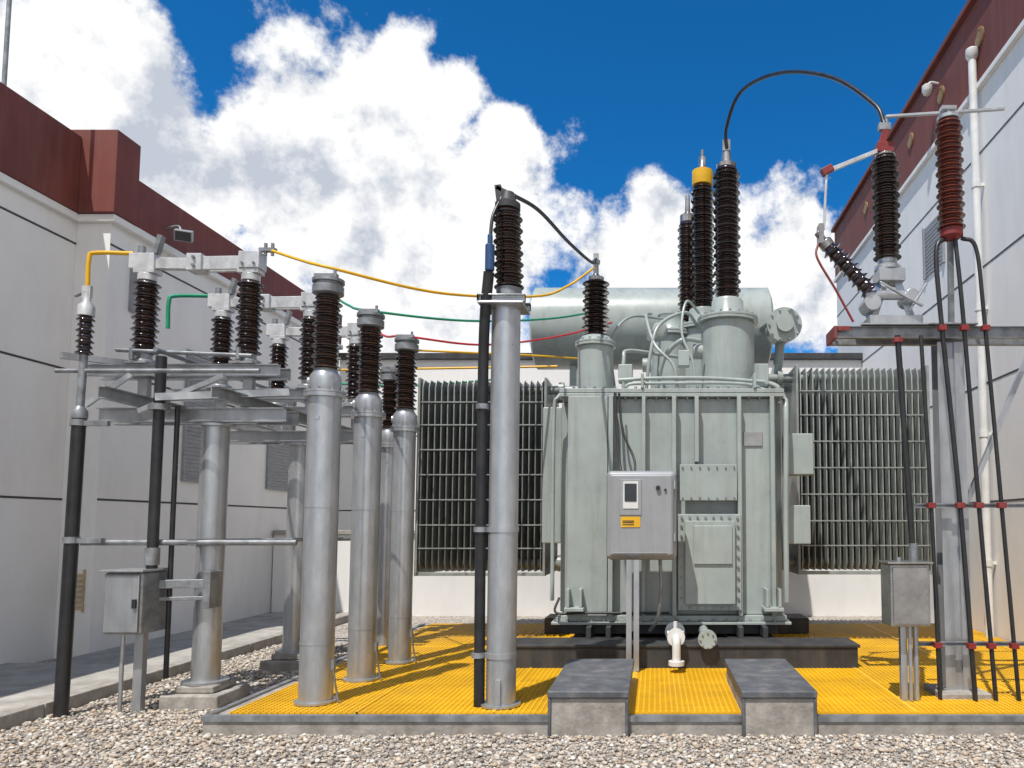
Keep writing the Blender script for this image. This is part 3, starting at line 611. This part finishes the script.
cable('green_bus_cable', [(-3.36, 7.55, 3.9), (-3.0, 7.2, 3.65), (-2.6, 6.75, 3.46), (-1.9, 7.4, 3.55), (-1.2, 8.4, 3.85), (-.67, 9.6, 4.3)], .012, GREENP)
cable('red_bus_cable', [(-3.36, 8.7, 3.88), (-3.0, 8.2, 3.6), (-2.55, 7.6, 3.44), (-1.9, 8.2, 3.5), (-1.2, 9.2, 3.85), (-.6, 10.2, 4.3)], .012, REDW)
cable('green_bus_cable', [(-4.2, 9.4, 3.3), (-3, 9.3, 3.25), (-1.8, 9.3, 3.35)], .014, GREENP)
cable('yellow_bus_cable', [(-4.2, 9.1, 3.4), (-3, 9.1, 3.42), (-1.2, 9.1, 3.45)], .014, YELP)
o = Obj('yellow_busbar', (-4.7, 6.4, 3.8)); p = o.part('bar', YELP); p.tube([(-4.9, 6.35, 3.55), (-4.9, 6.35, 3.80), (-4.86, 6.36, 3.86), (-4.55, 6.4, 3.87)], .018, sub=6)
p = o.part('lower_cable', GALVD); p.tube([(-4.9, 6.35, 3.56), (-4.9, 6.3, 3.5), (-4.8, 6.1, 3.4), (-4.64, 6.02, 3.42)], .013); o.done()
o = Obj('green_busbar', (-4.7, 7.5, 3.8)); p = o.part('bar', GREENP); p.tube([(-4.95, 7.5, 3.5), (-4.95, 7.5, 3.78), (-4.9, 7.52, 3.84), (-4.56, 7.55, 3.85)], .02, sub=6); o.done()

# ------------------------------------------------------------------ sky, sun
el, az = math.radians(63), math.radians(24)
S = Vector((-math.sin(az) * math.cos(el), -math.cos(az) * math.cos(el), math.sin(el)))
sun = bpy.data.lights.new('sun', 'SUN'); sun.energy = 5.0; sun.angle = math.radians(.5); sun.color = (1, .96, .89)
so = bpy.data.objects.new('sun', sun); so.rotation_euler = S.to_track_quat('Z', 'Y').to_euler(); so.location = (-10, -20, 30); scene.collection.objects.link(so)
w = bpy.data.worlds.new('World'); scene.world = w; w.use_nodes = True; nt = w.node_tree; nt.nodes.clear(); L = nt.links
try:
    w.cycles.sampling_method = 'MANUAL'; w.cycles.sample_map_resolution = 256
except Exception as ex: print(ex)
out = nd(nt, 'ShaderNodeOutputWorld'); sky = nd(nt, 'ShaderNodeTexSky', sky_type='NISHITA'); sky.sun_disc = False
sky.sun_elevation = el; sky.sun_rotation = math.pi + az; sky.air_density = 1.0; sky.dust_density = .3; sky.ozone_density = 3; sky.altitude = 2000
tint = nd(nt, 'ShaderNodeMix', data_type='RGBA', blend_type='MULTIPLY'); tint.inputs['Factor'].default_value = 1; tint.inputs['B'].default_value = (.09, .76, 1.20, 1)
L.new(sky.outputs[0], tint.inputs['A'])
bg = nd(nt, 'ShaderNodeBackground'); bg.inputs['Strength'].default_value = .13; L.new(tint.outputs['Result'], bg.inputs['Color'])
tc = nd(nt, 'ShaderNodeTexCoord')
def M_(op, a, b=None, c=None):
    n = nd(nt, 'ShaderNodeMath', operation=op)
    for i, v in enumerate((a, b, c)):
        if v is None: continue
        if isinstance(v, (int, float)): n.inputs[i].default_value = v
        else: L.new(v, n.inputs[i])
    return n.outputs[0]
def V_(op, a, b=None, out='Vector', sc=None):
    n = nd(nt, 'ShaderNodeVectorMath', operation=op)
    for i, v in enumerate((a, b)):
        if v is None: continue
        if isinstance(v, tuple): n.inputs[i].default_value = v
        else: L.new(v, n.inputs[i])
    if sc is not None: n.inputs['Scale'].default_value = sc
    return n.outputs[out]
dirn = V_('NORMALIZE', tc.outputs['Generated'])
wn = nd(nt, 'ShaderNodeTexNoise'); wn.inputs['Scale'].default_value = 6; wn.inputs['Detail'].default_value = 2; L.new(dirn, wn.inputs['Vector'])
wv = V_('SCALE', V_('SUBTRACT', wn.outputs['Color'], (.5, .5, .5)), sc=.10)
dw = V_('ADD', dirn, wv)
# cloud banks as (x, z) tangents of the direction north (+Y), radius
blobs = [(-.86, .62, .11), (-.74, .55, .12), (-.65, .44, .14), (-.487, .44, .15), (-.36, .43, .17), (-.24, .40, .13), (-.40, .53, .06), (-.345, .62, .05), (-.28, .575, .05),
         (-.19, .51, .05), (0, .40, .06), (-.02, .31, .11), (.087, .31, .10), (.19, .32, .10), (-.34, .22, .2), (-.607, .25, .2), (.6, .2, .2)]
field = None
def add(d, r):
    global field
    dist = V_('DISTANCE', dw, tuple(d), out='Value')
    f = M_('MULTIPLY_ADD', dist, -1.0 / r, 1.0)
    field = f if field is None else M_('SMOOTH_MAX', field, f, .15)
for tx, tz, r in blobs:
    d = Vector((tx * 1.02, 1, tz * 1.02)); k = d.length; d.normalize(); add(d, r / (k ** .9) * 1.12)
for d, r in (((.2, -1, .4), .55), ((-1, -.7, .35), .5), ((1, -.6, .5), .6), ((1, .1, .5), .4)):  # unseen clouds behind and beside the camera, added to raise ambient light
    add(Vector(d).normalized(), r)
def fbm(vec, sc, det):
    n = nd(nt, 'ShaderNodeTexNoise'); n.inputs['Scale'].default_value = sc; n.inputs['Detail'].default_value = det; n.inputs['Roughness'].default_value = .62; L.new(vec, n.inputs['Vector']); return n.outputs['Fac']
n1 = fbm(dirn, 9.0, 7)
dens = M_('ADD', M_('MAXIMUM', field, -1.2), M_('MULTIPLY', M_('SUBTRACT', n1, .5), 2.3))
mk_ = nd(nt, 'ShaderNodeMapRange', interpolation_type='SMOOTHSTEP'); L.new(dens, mk_.inputs['Value']); mk_.inputs['From Min'].default_value = -.10; mk_.inputs['From Max'].default_value = .24
n2 = fbm(V_('ADD', dirn, (-.02, -.01, .035)), 9.0, 5)
sh = M_('MULTIPLY_ADD', M_('SUBTRACT', n1, n2), 3.4, .70)
sh = M_('ADD', sh, M_('MULTIPLY', M_('SUBTRACT', fbm(dirn, 4.0, 2), .5), 1.4))
cr = nd(nt, 'ShaderNodeValToRGB'); L.new(sh, cr.inputs[0])
cr.color_ramp.elements[0].position = .10; cr.color_ramp.elements[0].color = (.54, .585, .67, 1); cr.color_ramp.elements[1].position = .70; cr.color_ramp.elements[1].color = (1, 1, 1, 1)
bc = nd(nt, 'ShaderNodeBackground'); bc.inputs['Strength'].default_value = 1.03; L.new(cr.outputs[0], bc.inputs['Color'])
ms = nd(nt, 'ShaderNodeMixShader'); L.new(mk_.outputs[0], ms.inputs[0]); L.new(bg.outputs[0], ms.inputs[1]); L.new(bc.outputs[0], ms.inputs[2]); L.new(ms.outputs[0], out.inputs['Surface'])

# ------------------------------------------------------------------ camera
cam = bpy.data.cameras.new('camera'); co = bpy.data.objects.new('camera', cam); scene.collection.objects.link(co); scene.camera = co
co.location = (0, 0, 1.5); co.rotation_euler = (math.radians(94), 0, 0); cam.sensor_width = 36; cam.lens = 26.37; cam.shift_x = -.1396; cam.shift_y = .087
cam.clip_end = 1500; cam.clip_start = .05
scene.view_settings.view_transform = 'Standard'; scene.view_settings.look = 'None'; scene.view_settings.exposure = 0
